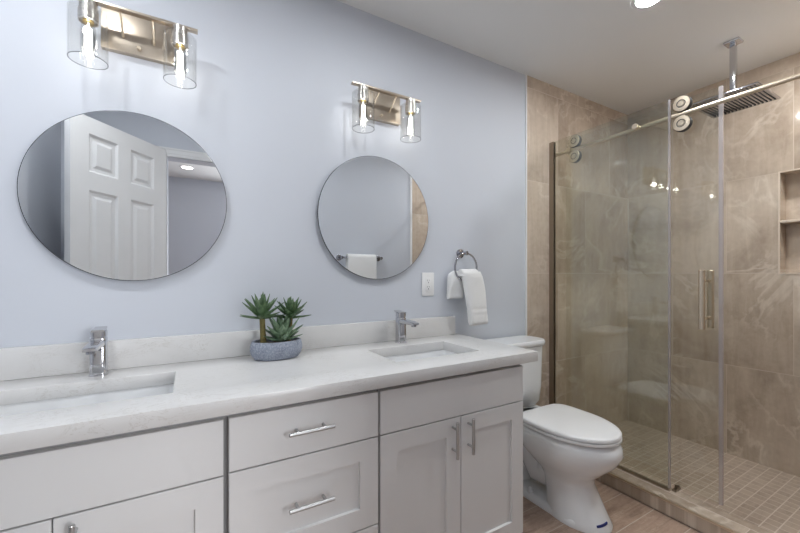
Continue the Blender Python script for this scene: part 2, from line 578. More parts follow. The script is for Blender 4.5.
def casing(y0, s):
    mb = MB()
    cw = 0.062
    for i, (o, t) in enumerate(((0.0, 0.010), (0.018, 0.014), (0.046, 0.018))):
        w2 = cw - o
        mb.box(DX0 - cw, DX0 - o - 0.004, y0, y0 + s * t, 0, DZ + cw)
        mb.box(DX1 + o + 0.004, DX1 + cw, y0, y0 + s * t, 0, DZ + cw)
        mb.box(DX0 - cw, DX1 + cw, y0, y0 + s * t, DZ + o + 0.004, DZ + cw)
    return mb


struct('trim_3', casing(-W, 1), M['trim'], 'white moulded door casing on the bathroom side', 'trim')
struct('trim_4', casing(-W - 0.11, -1), M['trim'], 'white moulded door casing on the hall side', 'trim')

# floors and ceilings
CX0, CX1, CZ = 2.0, 2.13, 0.076
struct('floor', MB().box(XL - 0.1, CX0 + 0.001, -W - 0.11, 0.12, -0.05, 0), M['plank'], 'brown wood-look plank tile floor', 'floor')
struct('floor_shower', MB().box(CX0, XR + 0.1, -W - 0.1, 0.12, -0.05, 0.004), M['mosaic'], 'small square mosaic tile floor of the shower', 'floor')
struct('ceiling', MB().box(XL - 0.1, XR + 0.12, -W - 0.11, 0.12, ZC, ZC + 0.05), M['ceiling'], 'white bathroom ceiling', 'ceiling')
struct('shower_curb', MB().box(CX0, CX1, -W + 0.004, -0.004, 0, CZ - 0.003), M['curbtile'], 'stone tiled curb along the shower', 'curb')
struct('trim_5', MB().box(CX0 - 0.002, CX0 + 0.010, -W + 0.004, -0.004, CZ - 0.010, CZ).bevel(0.001), M['railmetal'], 'slim metal edge along the top of the shower curb', 'trim')
struct('trim_6', MB().box(CX0 + 0.010, CX1, -W + 0.004, -0.004, CZ - 0.003, CZ), M['curbtile'], 'tile cap on the shower curb', 'trim')
struct('baseboard_back', MB().box(1.245, XT - 0.012, -0.014, 0, 0, 0.09).bevel(0.004), M['trim'], 'white baseboard behind the toilet', 'baseboard')
struct('baseboard_front', MB().box(DX1 + 0.064, XTF - 0.021, -W, -W + 0.014, 0, 0.09).bevel(0.004), M['trim'], 'white baseboard under the towel bar', 'baseboard')
struct('baseboard_left', MB().box(XL, XL + 0.014, -W + 0.001, -0.56, 0, 0.09).bevel(0.004), M['trim'], 'white baseboard along the left wall', 'baseboard')

# the hall behind the doorway, seen in the mirrors
HY0, HX0, HX1 = -4.0, -1.6, 2.4
struct('floor_hall', MB().box(HX0, HX1, HY0, -W - 0.11, -0.05, 0), M['plank'], 'floor of the hall behind the doorway', 'floor')
struct('ceiling_hall', MB().box(HX0, HX1, HY0, -W - 0.11, ZC, ZC + 0.05), M['ceiling'], 'ceiling of the hall behind the doorway', 'ceiling')
struct('wall_hall_back', MB().box(HX0, HX1, HY0 - 0.1, HY0, 0, ZC), M['paint'], 'far wall of the hall behind the doorway', 'wall')
struct('wall_hall_left', MB().box(HX0 - 0.1, HX0, HY0 - 0.1, -W - 0.11, 0, ZC), M['paint'], 'left wall of the hall', 'wall')
struct('wall_hall_right', MB().box(HX1, HX1 + 0.1, HY0 - 0.1, -W - 0.11, 0, ZC), M['paint'], 'right wall of the hall', 'wall')
wfr = MB()
grid_slab(wfr, [0.69, 0.75, 1.95, 2.01], [0.74, 0.80, 2.10, 2.16], [(0.75, 1.95, 0.80, 2.10)], HY0, HY0 + 0.05, lambda u, v, w: (u, w, v))
struct('fill_light_frame', wfr, M['trim'], 'white frame added around the unseen fill light on the far wall of the hall', 'light frame')  # surround made up for the hall fill light, no opening known there
mbh = MB().box(HX0, XL - 0.1, -W - 0.11, -W, 0, ZC)
struct('wall_hall_front', mbh, M['paint'], 'hall side wall beyond the left end of the bathroom', 'wall')

# ------------------------------------------------------------------ six-panel door, open into the room
hinge = Vector((-0.150, -1.438, 0))
free = Vector((-0.548, -0.941, 0))
L = (free - hinge).length
th = math.atan2(free.y - hinge.y, free.x - hinge.x)
dmb = MB()
st, mid = 0.10, 0.085
pw = (L - 2 * st - mid) / 2
cols = [(st, st + pw), (st + pw + mid, L - st)]
rows = [(0.20, 0.83), (0.97, 1.63), (1.73, 1.94)]
us = sorted({0, L, *[c for cc in cols for c in cc]})
vs = sorted({0.012, 2.03, *[c for r in rows for c in r]})
holes = [(c[0], c[1], r[0], r[1]) for c in cols for r in rows]
T = 0.035
grid_slab(dmb, us, vs, holes, -T / 2, T / 2, lambda u, v, w: (u, w, v), lined=False)
for c0, c1, r0, r1 in holes:
    ring = lambda i, w: [(c0 + i, w, r0 + i), (c1 - i, w, r0 + i), (c1 - i, w, r1 - i), (c0 + i, w, r1 - i)]
    for s in (-1, 1):
        dmb.rings([ring(0, s * T / 2), ring(0.012, s * (T / 2 - 0.010)), ring(0.028, s * (T / 2 - 0.010)), ring(0.045, s * (T / 2 - 0.003))], False, True)
rot = Matrix.Translation(hinge) @ Matrix.Rotation(th, 4, 'Z')
bmesh.ops.transform(dmb.bm, matrix=rot, verts=dmb.bm.verts)
door = struct('door_1', dmb, M['door'], 'white six-panel door standing open against the left wall', 'door', smooth=20)
for s in (-1, 1):
    k = MB()
    k.turned(rot @ Vector((L - 0.06, s * T / 2, 0.95)), rot @ Vector((L - 0.06, s * 0.1, 0.95)),
             [(0, 0.032), (0.006, 0.032), (0.008, 0.012), (0.028, 0.012), (0.034, 0.024), (0.048, 0.028), (0.058, 0.02), (0.061, 0.004)])
    k.build('door_knob', M['nickel'], door)

# ------------------------------------------------------------------ vanity cabinets
YF = -0.529                    # front plane of doors and drawers
YB = YF + 0.02                 # front plane of the carcasses
ZCT = 0.835                    # top of the counter
ZCB = ZCT - 0.042


def shaker(x0, x1, z0, z1, fr=0.066, rec=0.009):
    mb = MB()
    y0, y1 = YF, YB - 0.001
    ring = lambda i, y: [(x0 + i, y, z0 + i), (x1 - i, y, z0 + i), (x1 - i, y, z1 - i), (x0 + i, y, z1 - i)]
    mb.rings([ring(0, y1), ring(0, y0 + 0.0015), ring(0.0015, y0), ring(fr, y0), ring(fr + 0.0015, y0 + rec)], True, True)
    return mb


def slab(x0, x1, z0, z1):
    mb = MB()
    ring = lambda i, y: [(x0 + i, y, z0 + i), (x1 - i, y, z0 + i), (x1 - i, y, z1 - i), (x0 + i, y, z1 - i)]
    return mb.rings([ring(0, YB - 0.001), ring(0, YF + 0.0015), ring(0.0015, YF)], True, True)


def pull(cx, cz, length, horizontal, parent):
    y = YF - 0.031
    d = Vector((1, 0, 0)) if horizontal else Vector((0, 0, 1))
    c = Vector((cx, y, cz))
    mb = MB()
    mb.turned(c - d * length / 2, c + d * length / 2, [(0, 0.0045), (0.0012, 0.006), (length - 0.0012, 0.006), (length, 0.0045)], 20)
    for s in (-1, 1):
        p = c + d * s * length * 0.30
        mb.cyl((p.x, YF - 0.0002, p.z), (p.x, y + 0.002, p.z), 0.0048, seg=16)
    return mb.build('handle', M['pull'], parent)


def carcass(x0, x1, root, hole=None):
    mb = MB()
    ff = MB()
    grid_slab(ff, [x0, x0 + 0.05, x1 - 0.05, x1], [0.10, 0.14, 0.58, ZCB - 0.002], [(x0 + 0.05, x1 - 0.05, 0.14, 0.58)], YB, YB + 0.018, lambda u, v, w: (u, w, v))
    ff.build('face_frame', M['cab_gap_shade'], root)  # frame greyed so the gaps carry painted shade
    for a, b in ((x0, x0 + 0.016), (x1 - 0.016, x1)):
        mb.box(a, b, YB + 0.018, -0.004, 0.10, ZCB - 0.002)
        mb.box(a, b, YB + 0.07, -0.004, 0.0, 0.10)
    mb.box(x0 + 0.016, x1 - 0.016, YB + 0.018, -0.004, 0.10, 0.116)
    mb.box(x0 + 0.016, x1 - 0.016, -0.012, -0.004, 0.116, ZCB - 0.03)
    mb.build('carcass', M['cab'], root)
    MB().box(x0 + 0.016, x1 - 0.016, YB + 0.07, YB + 0.085, 0.0, 0.0995).build('toe_kick', M['cab'], root)


def sink_cabinet(x0, x1, split, label):
    """two doors under a false front; dx = free gap of the fronts at each side"""
    t = thing('sink_cabinet', label, 'cabinet', ((x0 + x1) / 2, YB, 0), 'white vanity base cabinets')
    carcass(x0, x1, t, True)
    return t


# left sink base
t = sink_cabinet(-0.612, 0.086, -0.262, 'white sink base cabinet at the left end under the left basin')
slab(-0.606, 0.0810, 0.624, 0.773).build('false_front', M['cab'], t)
for a, b, hx in ((-0.606, -0.2635, -0.302), (-0.2605, 0.0810, -0.222)):
    d = shaker(a, b, 0.112, 0.620).build('door', M['cab'], t)
    pull(hx, 0.545, 0.136, False, d)
# middle drawer unit
t = thing('drawer_cabinet', 'white drawer base cabinet in the middle of the vanity with bar pulls', 'cabinet', (0.32, YB, 0), 'white vanity base cabinets')
carcass(0.0868, 0.5505, t)
for i, (z0, z1, fn) in enumerate(((0.628, 0.774, slab), (0.338, 0.624, shaker), (0.112, 0.334, shaker))):
    d = fn(0.0945, 0.5465, z0, z1).build('drawer', M['cab'], t)
    pull(0.316, {0: 0.706, 1: 0.487, 2: 0.223}[i], 0.136, True, d)
# right sink base
t = sink_cabinet(0.5513, 1.240, 0.898, 'white sink base cabinet at the right end beside the toilet')
slab(0.5545, 1.2385, 0.628, 0.774).build('false_front', M['cab'], t)
for a, b, hx in ((0.5545, 0.8965, 0.857), (0.8995, 1.2385, 0.933)):
    d = shaker(a, b, 0.062, 0.624).build('door', M['cab'], t)
    pull(hx, 0.551, 0.136, False, d)

# ------------------------------------------------------------------ countertop with two basin cut-outs
CXL, CXR, CYF = XL + 0.001, 1.301, -0.555
BAS = [(-0.490, -0.038, -0.42, -0.155), (0.678, 1.094, -0.42, -0.155)]
ct = thing('countertop', 'long white quartz countertop across the whole vanity', 'countertop', (0.3, -0.28, ZCB))
mb = MB()
mb_h = []
us = sorted({CXL, CXR, *[v for b in BAS for v in b[:2]]})
vs = [CYF, -0.42, -0.155, -0.0005]
grid_slab(mb, us, vs, BAS, ZCB, ZCT, lambda u, v, w: (u, v, w))
mb.bevel(0.0016, 2)
mb.build('worktop', M['quartz'], ct)
tag(MB().box(CXL, 1.278, -0.0215, -0.0005, ZCT + 0.0002, 0.935).bevel(0.0012).build('backsplash', M['quartz']), 'low white quartz backsplash strip along the wall above the countertop', 'backsplash')

# undermount basins
for b, nm in zip(BAS, ('white undermount rectangular basin in the left of the countertop', 'white undermount rectangular basin in the right of the countertop, nearer the toilet')):
    x0, x1, y0, y1 = b
    t = thing('sink', nm, 'sink', ((x0 + x1) / 2, (y0 + y1) / 2, ZCB - 0.145), 'undermount basins')
    mb = MB()
    z = ZCB - 0.0006
    R = lambda g, zz, r: [(px, py, zz) for px, py in rrect(x0 - g, x1 + g, y0 - g, y1 + g, r)]
    mb.rings([R(0.022, z - 0.008, 0.03), R(0.022, z, 0.03), R(0.004, z, 0.025), R(0.002, z - 0.010, 0.025), R(-0.006, z - 0.09, 0.035), R(-0.022, z - 0.118, 0.05), R(-0.055, z - 0.128, 0.05),
              R(-0.10, z - 0.132, 0.02)], False, True)
    mb.rings([R(0.022, z - 0.008, 0.03), R(0.012, z - 0.02, 0.03), R(0.006, z - 0.09, 0.04), R(-0.012, z - 0.13, 0.05), R(-0.055, z - 0.142, 0.05)], False, True)
    mb.build('basin', M['porcelain'], t, smooth=50)
    cx, cy = (x0 + x1) / 2, (y0 + y1) / 2
    MB().turned((cx, cy, z - 0.1315), (cx, cy, z), [(0, 0.022), (0.002, 0.022), (0.003, 0.019), (0.0015, 0.015), (0.004, 0.012), (0.005, 0.004)]).build('drain', M['chrome'], t)


# ------------------------------------------------------------------ faucets
def make_faucet(cx, cy, label):
    t = thing('faucet', label, 'faucet', (cx, cy, ZCT), 'chrome single-lever faucets')
    z = ZCT
    mb = MB()
    o = rrect(cx - 0.0228, cx + 0.0228, cy - 0.0228, cy + 0.0228, 0.013, 6)
    sc = lambda k: [(cx + (p[0] - cx) * k, cy + (p[1] - cy) * k) for p in o]
    mb.rings([[(p[0], p[1], z + h) for p in sc(k)] for h, k in ((0.0, 1.08), (0.004, 1.08), (0.0055, 1.0), (0.120, 0.96), (0.1225, 0.92))])
    mb.build('body', M['chrome'], t, smooth=35)
    # flat spout growing out of the front of the body, dipping to the aerator
    mb = MB()
    sec = []
    for y, zc, hw, ht in ((cy - 0.012, z + 0.105, 0.019, 0.012), (cy - 0.05, z + 0.106, 0.0185, 0.0105), (cy - 0.10, z + 0.106, 0.018, 0.0085), (cy - 0.132, z + 0.105, 0.0175, 0.0065), (cy - 0.138, z + 0.105, 0.015, 0.004)):
        sec.append([(cx + px, y, zc + pz) for px, pz in rrect(-hw, hw, -ht, ht, min(hw, ht) * 0.55, 3)])
    mb.rings(sec)
    sp = mb.build('spout', M['chrome'], t, smooth=35)
    MB().cyl((cx, cy - 0.118, z + 0.0995), (cx, cy - 0.118, z + 0.091), 0.0115).build('aerator', M['darkchrome'], sp)
    # lever: turned cap with a flat blade lying back over it
    mb = MB()
    mb.rings([[(p[0], p[1], z + h) for p in sc(k)] for h, k in ((0.1226, 0.80), (0.126, 0.80), (0.1265, 0.95), (0.143, 0.95), (0.1445, 0.90))])
    for a in (0.0,):
        ring = lambda y, zz, hw, ht: [(cx + px, y, zz + pz) for px, pz in rrect(-hw, hw, -ht, ht, ht * 0.6, 3)]
        mb.rings([ring(cy - 0.024, z + 0.1465, 0.017, 0.003), ring(cy + 0.02, z + 0.148, 0.018, 0.003), ring(cy + 0.040, z + 0.152, 0.016, 0.0025)])
    mb.build('lever', M['chrome'], t, smooth=35)
    return t


fa = make_faucet(-0.255, -0.082, 'chrome single-lever faucet behind the left basin')
copy_thing(fa, (0.893, -0.082, ZCT), 'chrome single-lever faucet behind the right basin')


# ------------------------------------------------------------------ mirrors
def make_mirror(cx, label):
    r, cz = 0.2995, 1.4415
    o = thing('round_mirror', label, 'mirror', (cx, -0.001, cz - r), 'frameless round mirrors')
    mb = MB()
    mb.turned((cx, -0.0005, cz), (cx, -0.05, cz), [(0, 0.20), (0.012, 0.20)], 64)
    mb.build('hanging_plate', M['mirror_edge'], o)
    mb = MB()
    seg = 160
    ring = lambda rr, y: [(cx + rr * cos(2 * pi * i / seg), y, cz + rr * sin(2 * pi * i / seg)) for i in range(seg)]
    mb.rings([ring(r, -0.0126), ring(r, -0.0186)], True, False, mi=1)
    mb.rings([ring(r, -0.0186), ring(r - 0.0022, -0.0196)], False, False, mi=1)
    mb.rings([ring(r - 0.0022, -0.0196)], False, True, mi=0)
    mb.build('mirror_glass', [M['mirror'], M['mirror_edge']], o, smooth=0)
    return o


make_mirror(-0.168, 'frameless round mirror on the left, reflecting the open white door')
make_mirror(0.799, 'frameless round mirror on the right, reflecting a towel on its bar')


# ------------------------------------------------------------------ vanity lights
def make_light(cx, dz, label):
    t = thing('vanity_light', label, 'wall light', (cx, 0, 1.94 + dz), 'two-lamp vanity lights')
    yb, zb = -0.092, 2.050 + dz
    bp = MB().box(cx - 0.107, cx + 0.107, -0.024, -0.0003, 1.945 + dz, zb + 0.034).bevel(0.002).build('backplate', M['warmnickel'], t)
    MB().turned((cx, -0.024, 1.968 + dz), (cx, -0.05, 1.968 + dz), [(0, 0.005), (0.006, 0.005), (0.009, 0.0065), (0.013, 0.004)], 16).build('knob', M['railmetal'], bp)
    MB().box(cx - 0.182, cx + 0.182, yb - 0.011, yb + 0.011, zb - 0.004, zb + 0.004).bevel(0.001).build('bar', M['warmnickel'], t)
    for s in (-1, 1):
        MB().tube([(cx + s * 0.045, -0.0243, 1.995 + dz), (cx + s * 0.045, yb + 0.0, zb - 0.008)], 0.0042, 12).build('strut', M['railmetal'], t)
    for s in (-1, 1):
        x = cx + s * 0.127
        cup = MB().turned((x, yb, zb - 0.0045), (x, yb, 0), [(0, 0.0235), (0.030, 0.0235), (0.0305, 0.0265), (0.066, 0.0265), (0.067, 0.0235), (0.058, 0.0205), (0.057, 0.004)], 32).build('socket_cup', M['nickel'], t)
        MB().turned((x, yb, zb - 0.0605), (x, yb, 0), [(0, 0.013), (0.010, 0.0145), (0.011, 0.013)], 24).build('bulb_base', M['brass'], cup)
        # glass cylinder with a flat top, open below
        zt, zbm, r = zb - 0.034, zb - 0.196, 0.0515
        g = MB()
        seg = 64
        ring = lambda rr, z: [(x + rr * cos(2 * pi * i / seg), yb + rr * sin(2 * pi * i / seg), z) for i in range(seg)]
        g.rings([ring(0.0275, zt), ring(r - 0.004, zt), ring(r, zt - 0.004), ring(r, zbm), ring(r - 0.0025, zbm), ring(r - 0.0025, zt - 0.006), ring(0.0275, zt - 0.003)], False, False)
        sh = g.build('glass_shade', M['shadeglass'], t, smooth=50)
        MB().tube([(x + (r - 0.0012) * cos(2 * pi * i / 48), yb + (r - 0.0012) * sin(2 * pi * i / 48), zbm) for i in range(48)], 0.0013, 8, closed=True).build('rim', M['rimglass'], sh)
        zz = zb - 0.0718
        b = MB().turned((x, yb, zz), (x, yb, 0), [(0, 0.0125), (0.008, 0.0155), (0.02, 0.0185), (0.06, 0.0195), (0.092, 0.019), (0.108, 0.0145), (0.116, 0.007), (0.118, 0.001)], 24).build('bulb', M['bulbglass'], t)
        f = MB()
        f.cyl((x, yb, zz - 0.002), (x, yb, zz - 0.024), 0.0025, seg=8)
        for a in range(4):
            an = a * pi / 2 + 0.5
            f.cyl((x + 0.0085 * cos(an), yb + 0.0085 * sin(an), zz - 0.018), (x + 0.0085 * cos(an), yb + 0.0085 * sin(an), zz - 0.102), 0.0024, seg=8)
        f.build('filament', M['filament'], b)
        pl = bpy.data.lights.new('bulb_light', 'POINT')
        pl.energy = BULB_W
        pl.shadow_soft_size = 0.016
        pl.color = (1.0, 0.98, 0.95)
        po = bpy.data.objects.new('bulb_light', pl)
        C.objects.link(po)
        po.location = (x, yb, zz - 0.06)
    return t


make_light(-0.153, 0.0, 'brushed nickel two-lamp wall light above the left mirror')
make_light(0.816, -0.025, 'brushed nickel two-lamp wall light above the right mirror')

# ------------------------------------------------------------------ outlet
t = thing('wall_outlet', 'white duplex wall outlet between right mirror and towel ring', 'outlet', (1.106, 0, 1.113))
pl_ = MB().box(1.068, 1.145, -0.006, -0.0002, 1.052, 1.176).bevel(0.002).build('cover_plate', M['plastic'], t)
MB().box(1.0895, 1.1235, -0.0085, -0.006, 1.079, 1.149).bevel(0.0012).build('receptacle_face', M['plastic'], t)
for z in (1.130, 1.096):
    s = MB()
    s.box(1.0995, 1.1012, -0.0088, -0.0084, z, z + 0.009)
    s.box(1.1108, 1.1125, -0.0088, -0.0084, z + 0.001, z + 0.008)
    s.cyl((1.106, -0.0084, z - 0.007), (1.106, -0.0088, z - 0.007), 0.0028, seg=12)
    s.build('socket_slots', M['dark'], t)
for z in (1.163, 1.064):
    MB().cyl((1.106, -0.006, z), (1.106, -0.0072, z), 0.003, seg=12).build('screw', M['plastic'], t)

# ------------------------------------------------------------------ towel ring with its hand towel
RC = Vector((1.327, -0.052, 1.205))
RR = 0.077
t = thing('towel_ring', 'dark chrome towel ring on the wall right of the outlet', 'towel ring', (RC.x, 0, 1.29))
MB().turned((RC.x, 0, 1.284), (RC.x, -0.1, 1.284), [(0.0003, 0.026), (0.006, 0.026), (0.010, 0.022), (0.011, 0.011), (0.045, 0.010), (0.054, 0.012), (0.060, 0.012), (0.062, 0.009)], 28).build('post', M['darkchrome'], t)
MB().tube([(RC.x + RR * cos(a), RC.y, RC.z + RR * sin(a)) for a in [2 * pi * i / 64 for i in range(64)]], 0.0052, 12, closed=True).build('ring', M['darkchrome'], t)


def cloth(mb, x0f, x1f, zt, zb, yf, th, seg=14, rows=18, wob=0.004, ph=0.0, mi=0):
    """a soft hanging layer: x0f/x1f(s) edges, yf(s) centre depth, thickness th(s)"""
    rings = []
    for j in range(rows + 1):
        s = j / rows
        z = zt + (zb - zt) * s
        a, b, y, h = x0f(s), x1f(s), yf(s), th(s)
        loop = []
        for k in range(seg * 2):
            u = k / (seg * 2) * 2 * pi
            cx = (a + b) / 2 + (b - a) / 2 * math.copysign(abs(cos(u)) ** 0.55, cos(u))
            yy = y + h / 2 * math.copysign(abs(sin(u)) ** 0.6, sin(u)) + wob * sin(cx * 60 + ph + s * 1.5) * s
            loop.append((cx, yy, z + 0.003 * sin(cx * 45 + ph) * s))
        rings.append(loop)
    mb.rings(rings, True, True, mi)
    return mb


t = thing('hand_towel', 'white terry hand towel hanging through the towel ring', 'towel', (1.36, -0.05, 0.9))
mb = MB()
tip = lambda s: min(1, 0.45 + 6 * s) * min(1, 0.55 + 9 * (1 - s))
groove = lambda s: 1 - 0.16 * math.exp(-((s - 0.70) / 0.022) ** 2) - 0.10 * math.exp(-((s - 0.80) / 0.02) ** 2)
cloth(mb, lambda s: 1.268 + 0.056 * s ** 0.8, lambda s: 1.400 + 0.058 * s + 0.006 * sin(s * 6), 1.182, 0.889, lambda s: -0.084 - 0.004 * sin(s * 3), lambda s: 0.050 * tip(s) * groove(s),
      seg=22, rows=44, wob=0.005)
mb.build('front_fold', M['terry'], t, smooth=75)
mb = MB()
cloth(mb, lambda s: 1.230 - 0.012 * s + 0.030 * max(0, 1 - s * 5) ** 2, lambda s: 1.325 - 0.006 * s, 1.186, 1.034, lambda s: -0.0265, lambda s: 0.042 * tip(s) * (1 + 0.15 * sin(s * 5)), seg=18, rows=26, wob=0.003, ph=1)
mb.build('back_fold', M['terry'], t, smooth=75)
mb = MB()
cloth(mb, lambda s: 1.266 + 0.012 * (1 - s), lambda s: 1.400 - 0.012 * (1 - s), 1.196, 1.156, lambda s: -0.064, lambda s: 0.088 * math.sqrt(max(0.02, 1 - (1 - s) ** 2)), seg=20, rows=14, wob=0.002)
mb.build('top_fold', M['terry'], t, smooth=75)

# ------------------------------------------------------------------ towel bar and bath towel on the opposite wall
yb = -W + 0.065
t = thing('towel_bar', 'chrome towel bar on the wall opposite the right mirror', 'towel bar', (1.35, -W, 1.318))
for x in (1.155, 1.540):
    MB().turned((x, -W, 1.318), (x, 0, 1.318), [(0.0003, 0.026), (0.006, 0.026), (0.010, 0.020), (0.012, 0.011), (0.058, 0.011), (0.062, 0.014), (0.076, 0.014), (0.078, 0.01)], 28).build('post', M['darkchrome'], t)
MB().cyl((1.16, yb, 1.318), (1.535, yb, 1.318), 0.0085, seg=20).build('bar', M['darkchrome'], t)
t = thing('bath_towel', 'white bath towel folded over the towel bar opposite the right mirror', 'towel', (1.34, yb, 0.85))
mb = MB()
pr = []
th_ = 0.011
for rr, flip in ((0.0095 + 0.022, 0), (0.0095, 1)):
    side = [(-rr, 0.86 + 0.0)] + [(-rr, 1.318 - 0.05 * k) for k in range(8, 0, -1)]
    arc = [(-rr * cos(pi * k / 12), 1.318 + rr * sin(pi * k / 12)) for k in range(13)]
    oth = [(rr, 1.318 - 0.05 * k) for k in range(1, 9)] + [(rr, 0.90)]
    p = side + arc + oth
    pr += p if not flip else p[::-1]
nx = 18
rings = [[(1.205 + 0.275 * i / nx, yb + p[0] + 0.004 * sin(i * 1.1) * max(0, (1.3 - p[1])) * (1 if p[0] > 0 else 0.4), p[1]) for p in pr] for i in range(nx + 1)]
mb.rings(rings)
mb.build('folded_cloth', M['terry'], t, smooth=60)

# ------------------------------------------------------------------ potted succulent
PX, PY = 0.302, -0.122
t = thing('potted_succulent', 'green succulents in an oval speckled grey pot on the countertop', 'potted plant', (PX, PY, ZCT))
mb = MB()
seg = 56
ell = lambda k, z: [(PX + 0.100 * k * cos(2 * pi * i / seg), PY + 0.066 * k * sin(2 * pi * i / seg), ZCT + z) for i in range(seg)]
mb.rings([ell(0.72, 0.0), ell(0.82, 0.003), ell(0.93, 0.016), ell(0.995, 0.034), ell(0.99, 0.052), ell(0.94, 0.068), ell(0.915, 0.0715), ell(0.875, 0.0715), ell(0.86, 0.066), ell(0.87, 0.05)], True, False)
mb.rings([ell(0.87, 0.05)], False, True)
mb.build('pot', M['pot'], t, smooth=60)
mb = MB()
mb.rings([ell(0.855, 0.052), ell(0.852, 0.0575), ell(0.6, 0.0605), ell(0.2, 0.062)], True, True)
for i in range(60):
    a = random.uniform(0, 2 * pi); k = random.uniform(0, 0.78)
    c = Vector((PX + 0.1 * k * cos(a), PY + 0.066 * k * sin(a), ZCT + 0.0605))
    r = random.uniform(0.003, 0.006)
    mb.turned(c - Vector((0, 0, r * 0.6)), c + Vector((0, 0, 1)), [(0, r * 0.7), (r * 0.6, r), (r * 1.2, r * 0.6)], 7)
mb.build('soil', M['soil'], t)


def leaf(mb, base, az, el, length, width, curl=0.25):
    """thick lance leaf with a channelled upper face, sweeping upwards"""
    N = 9
    d = Vector((cos(az), sin(az), 0))
    side = Vector((-sin(az), cos(az), 0))
    p = Vector(base)
    e = el
    rings = []
    for i in range(N + 1):
        s = i / N
        w = width * (0.55 + 0.45 * sin(min(1, s / 0.45) * pi / 2)) * (1 if s < 0.45 else max(0.02, (1 - ((s - 0.45) / 0.55) ** 1.7)))
        h = width * 0.22 * (1 - 0.75 * s)
        up = Vector((-d.x * sin(e), -d.y * sin(e), cos(e)))
        prof = [(-1, 0.25), (-0.5, -0.0), (0, -0.12), (0.5, -0.0), (1, 0.25), (0.55, -0.75), (0, -1.05), (-0.55, -0.75)]
        rings.append([p + side * (w / 2 * a) + up * (h * b + w * 0.12 * abs(a)) for a, b in prof])
        e += curl / N
        p = p + (d * cos(e) + Vector((0, 0, sin(e)))) * (length / N)
    mb.rings(rings)


def rosette(name, c, layers, mat, parent):
    mb = MB()
    az = random.uniform(0, 6)
    for n_, el, length, width in layers:
        for i in range(n_):
            az += 2 * pi / n_ + random.uniform(-0.12, 0.12)
            leaf(mb, Vector(c) + Vector((0, 0, radians(el) * 0.008)), az, radians(el + random.uniform(-9, 7)), length * random.uniform(0.9, 1.08), width * random.uniform(0.9, 1.1))
        az += 0.6
    return mb.build(name, mat, parent, smooth=50)


zs = ZCT + 0.055
MB().tube([(0.252, PY, zs), (0.250, PY + 0.002, zs + 0.05), (0.247, PY, zs + 0.105)], [0.0125, 0.0105, 0.010], 14).build('stem', M['stem'], t)
MB().tube([(0.348, PY + 0.012, zs), (0.356, PY + 0.013, zs + 0.05), (0.358, PY + 0.012, zs + 0.10)], [0.011, 0.0095, 0.009], 14).build('stem', M['stem'], t)
rosette('rosette', (0.246, PY, zs + 0.106), [(7, 4, 0.088, 0.025), (7, 26, 0.094, 0.028), (6, 44, 0.096, 0.028), (5, 60, 0.092, 0.024), (3, 76, 0.088, 0.020)], M['leaf'], t)
rosette('rosette', (0.358, PY + 0.012, zs + 0.100), [(6, 6, 0.080, 0.024), (7, 28, 0.086, 0.027), (6, 46, 0.088, 0.027), (4, 62, 0.084, 0.023), (3, 78, 0.078, 0.018)], M['leaf'], t)
rosette('rosette', (0.318, PY - 0.024, zs + 0.014), [(7, 14, 0.086, 0.030), (7, 34, 0.094, 0.034), (6, 52, 0.100, 0.034), (4, 66, 0.098, 0.030), (3, 80, 0.09, 0.024)], M['leaf2'], t)

# ------------------------------------------------------------------ toilet
TX = 1.640
t = thing('toilet', 'white two-piece toilet between the vanity and the shower', 'toilet', (TX, -0.35, 0))


def egg(y0, y1, hw, z, n=48, back=2.6, front=2.0, wide=0.42):
    """plan outline, y0 = front tip (negative), y1 = back; widest at fraction wide from the back"""
    ym = y1 + (y0 - y1) * wide
    pts = []
    for i in range(n):
        a = 2 * pi * i / n
        cxx, syy = cos(a), sin(a)
        ex = back if syy > 0 else front
        px = TX + hw * math.copysign(abs(cxx) ** (2 / ex), cxx)
        py = ym + (y1 - ym if syy > 0 else ym - y0) * math.copysign(abs(syy) ** (2 / ex), syy)
        pts.append((px, py, z))
    return pts


mb = MB()
mb.rings([egg(-0.668, -0.375, 0.122, 0.0), egg(-0.668, -0.375, 0.122, 0.012), egg(-0.655, -0.375, 0.116, 0.03), egg(-0.615, -0.37, 0.108, 0.10), egg(-0.580, -0.36, 0.105, 0.165),
          egg(-0.585, -0.34, 0.115, 0.20), egg(-0.635, -0.29, 0.148, 0.245), egg(-0.685, -0.23, 0.176, 0.295), egg(-0.712, -0.19, 0.188, 0.345), egg(-0.708, -0.17, 0.188, 0.375),
          egg(-0.694, -0.165, 0.182, 0.395), egg(-0.68, -0.17, 0.17, 0.401)])
# foot, trapway and the block that carries the tank
foot = lambda g, z: [(px, py, z) for px, py in rrect(TX - 0.118 + g, TX + 0.118 - g, -0.58, -0.10 - g, 0.035)]
mb.rings([foot(0, 0), foot(0, 0.02), foot(0.012, 0.034)])
mb.tube([(TX, -0.40, 0.20), (TX, -0.36, 0.135), (TX, -0.30, 0.12), (TX, -0.255, 0.19), (TX, -0.225, 0.255), (TX, -0.175, 0.265), (TX, -0.15, 0.20), (TX, -0.145, 0.10), (TX, -0.145, 0.01)],
        [0.085, 0.082, 0.078, 0.078, 0.08, 0.082, 0.08, 0.078, 0.085], 24)
blk = lambda g, y0, z: [(px, py, z) for px, py in rrect(TX - 0.125 + g, TX + 0.125 - g, y0, -0.03, 0.03)]
mb.rings([blk(0.03, -0.20, 0.26), blk(0.0, -0.26, 0.33), blk(0, -0.27, 0.401)])
mb.build('bowl', M['porcelain'], t, smooth=60)
seat_o = lambda g, z: egg(-0.702 + g, -0.268 - g * 0.5, 0.184 - g, z, 64, 5.5, 2.05, 0.42)
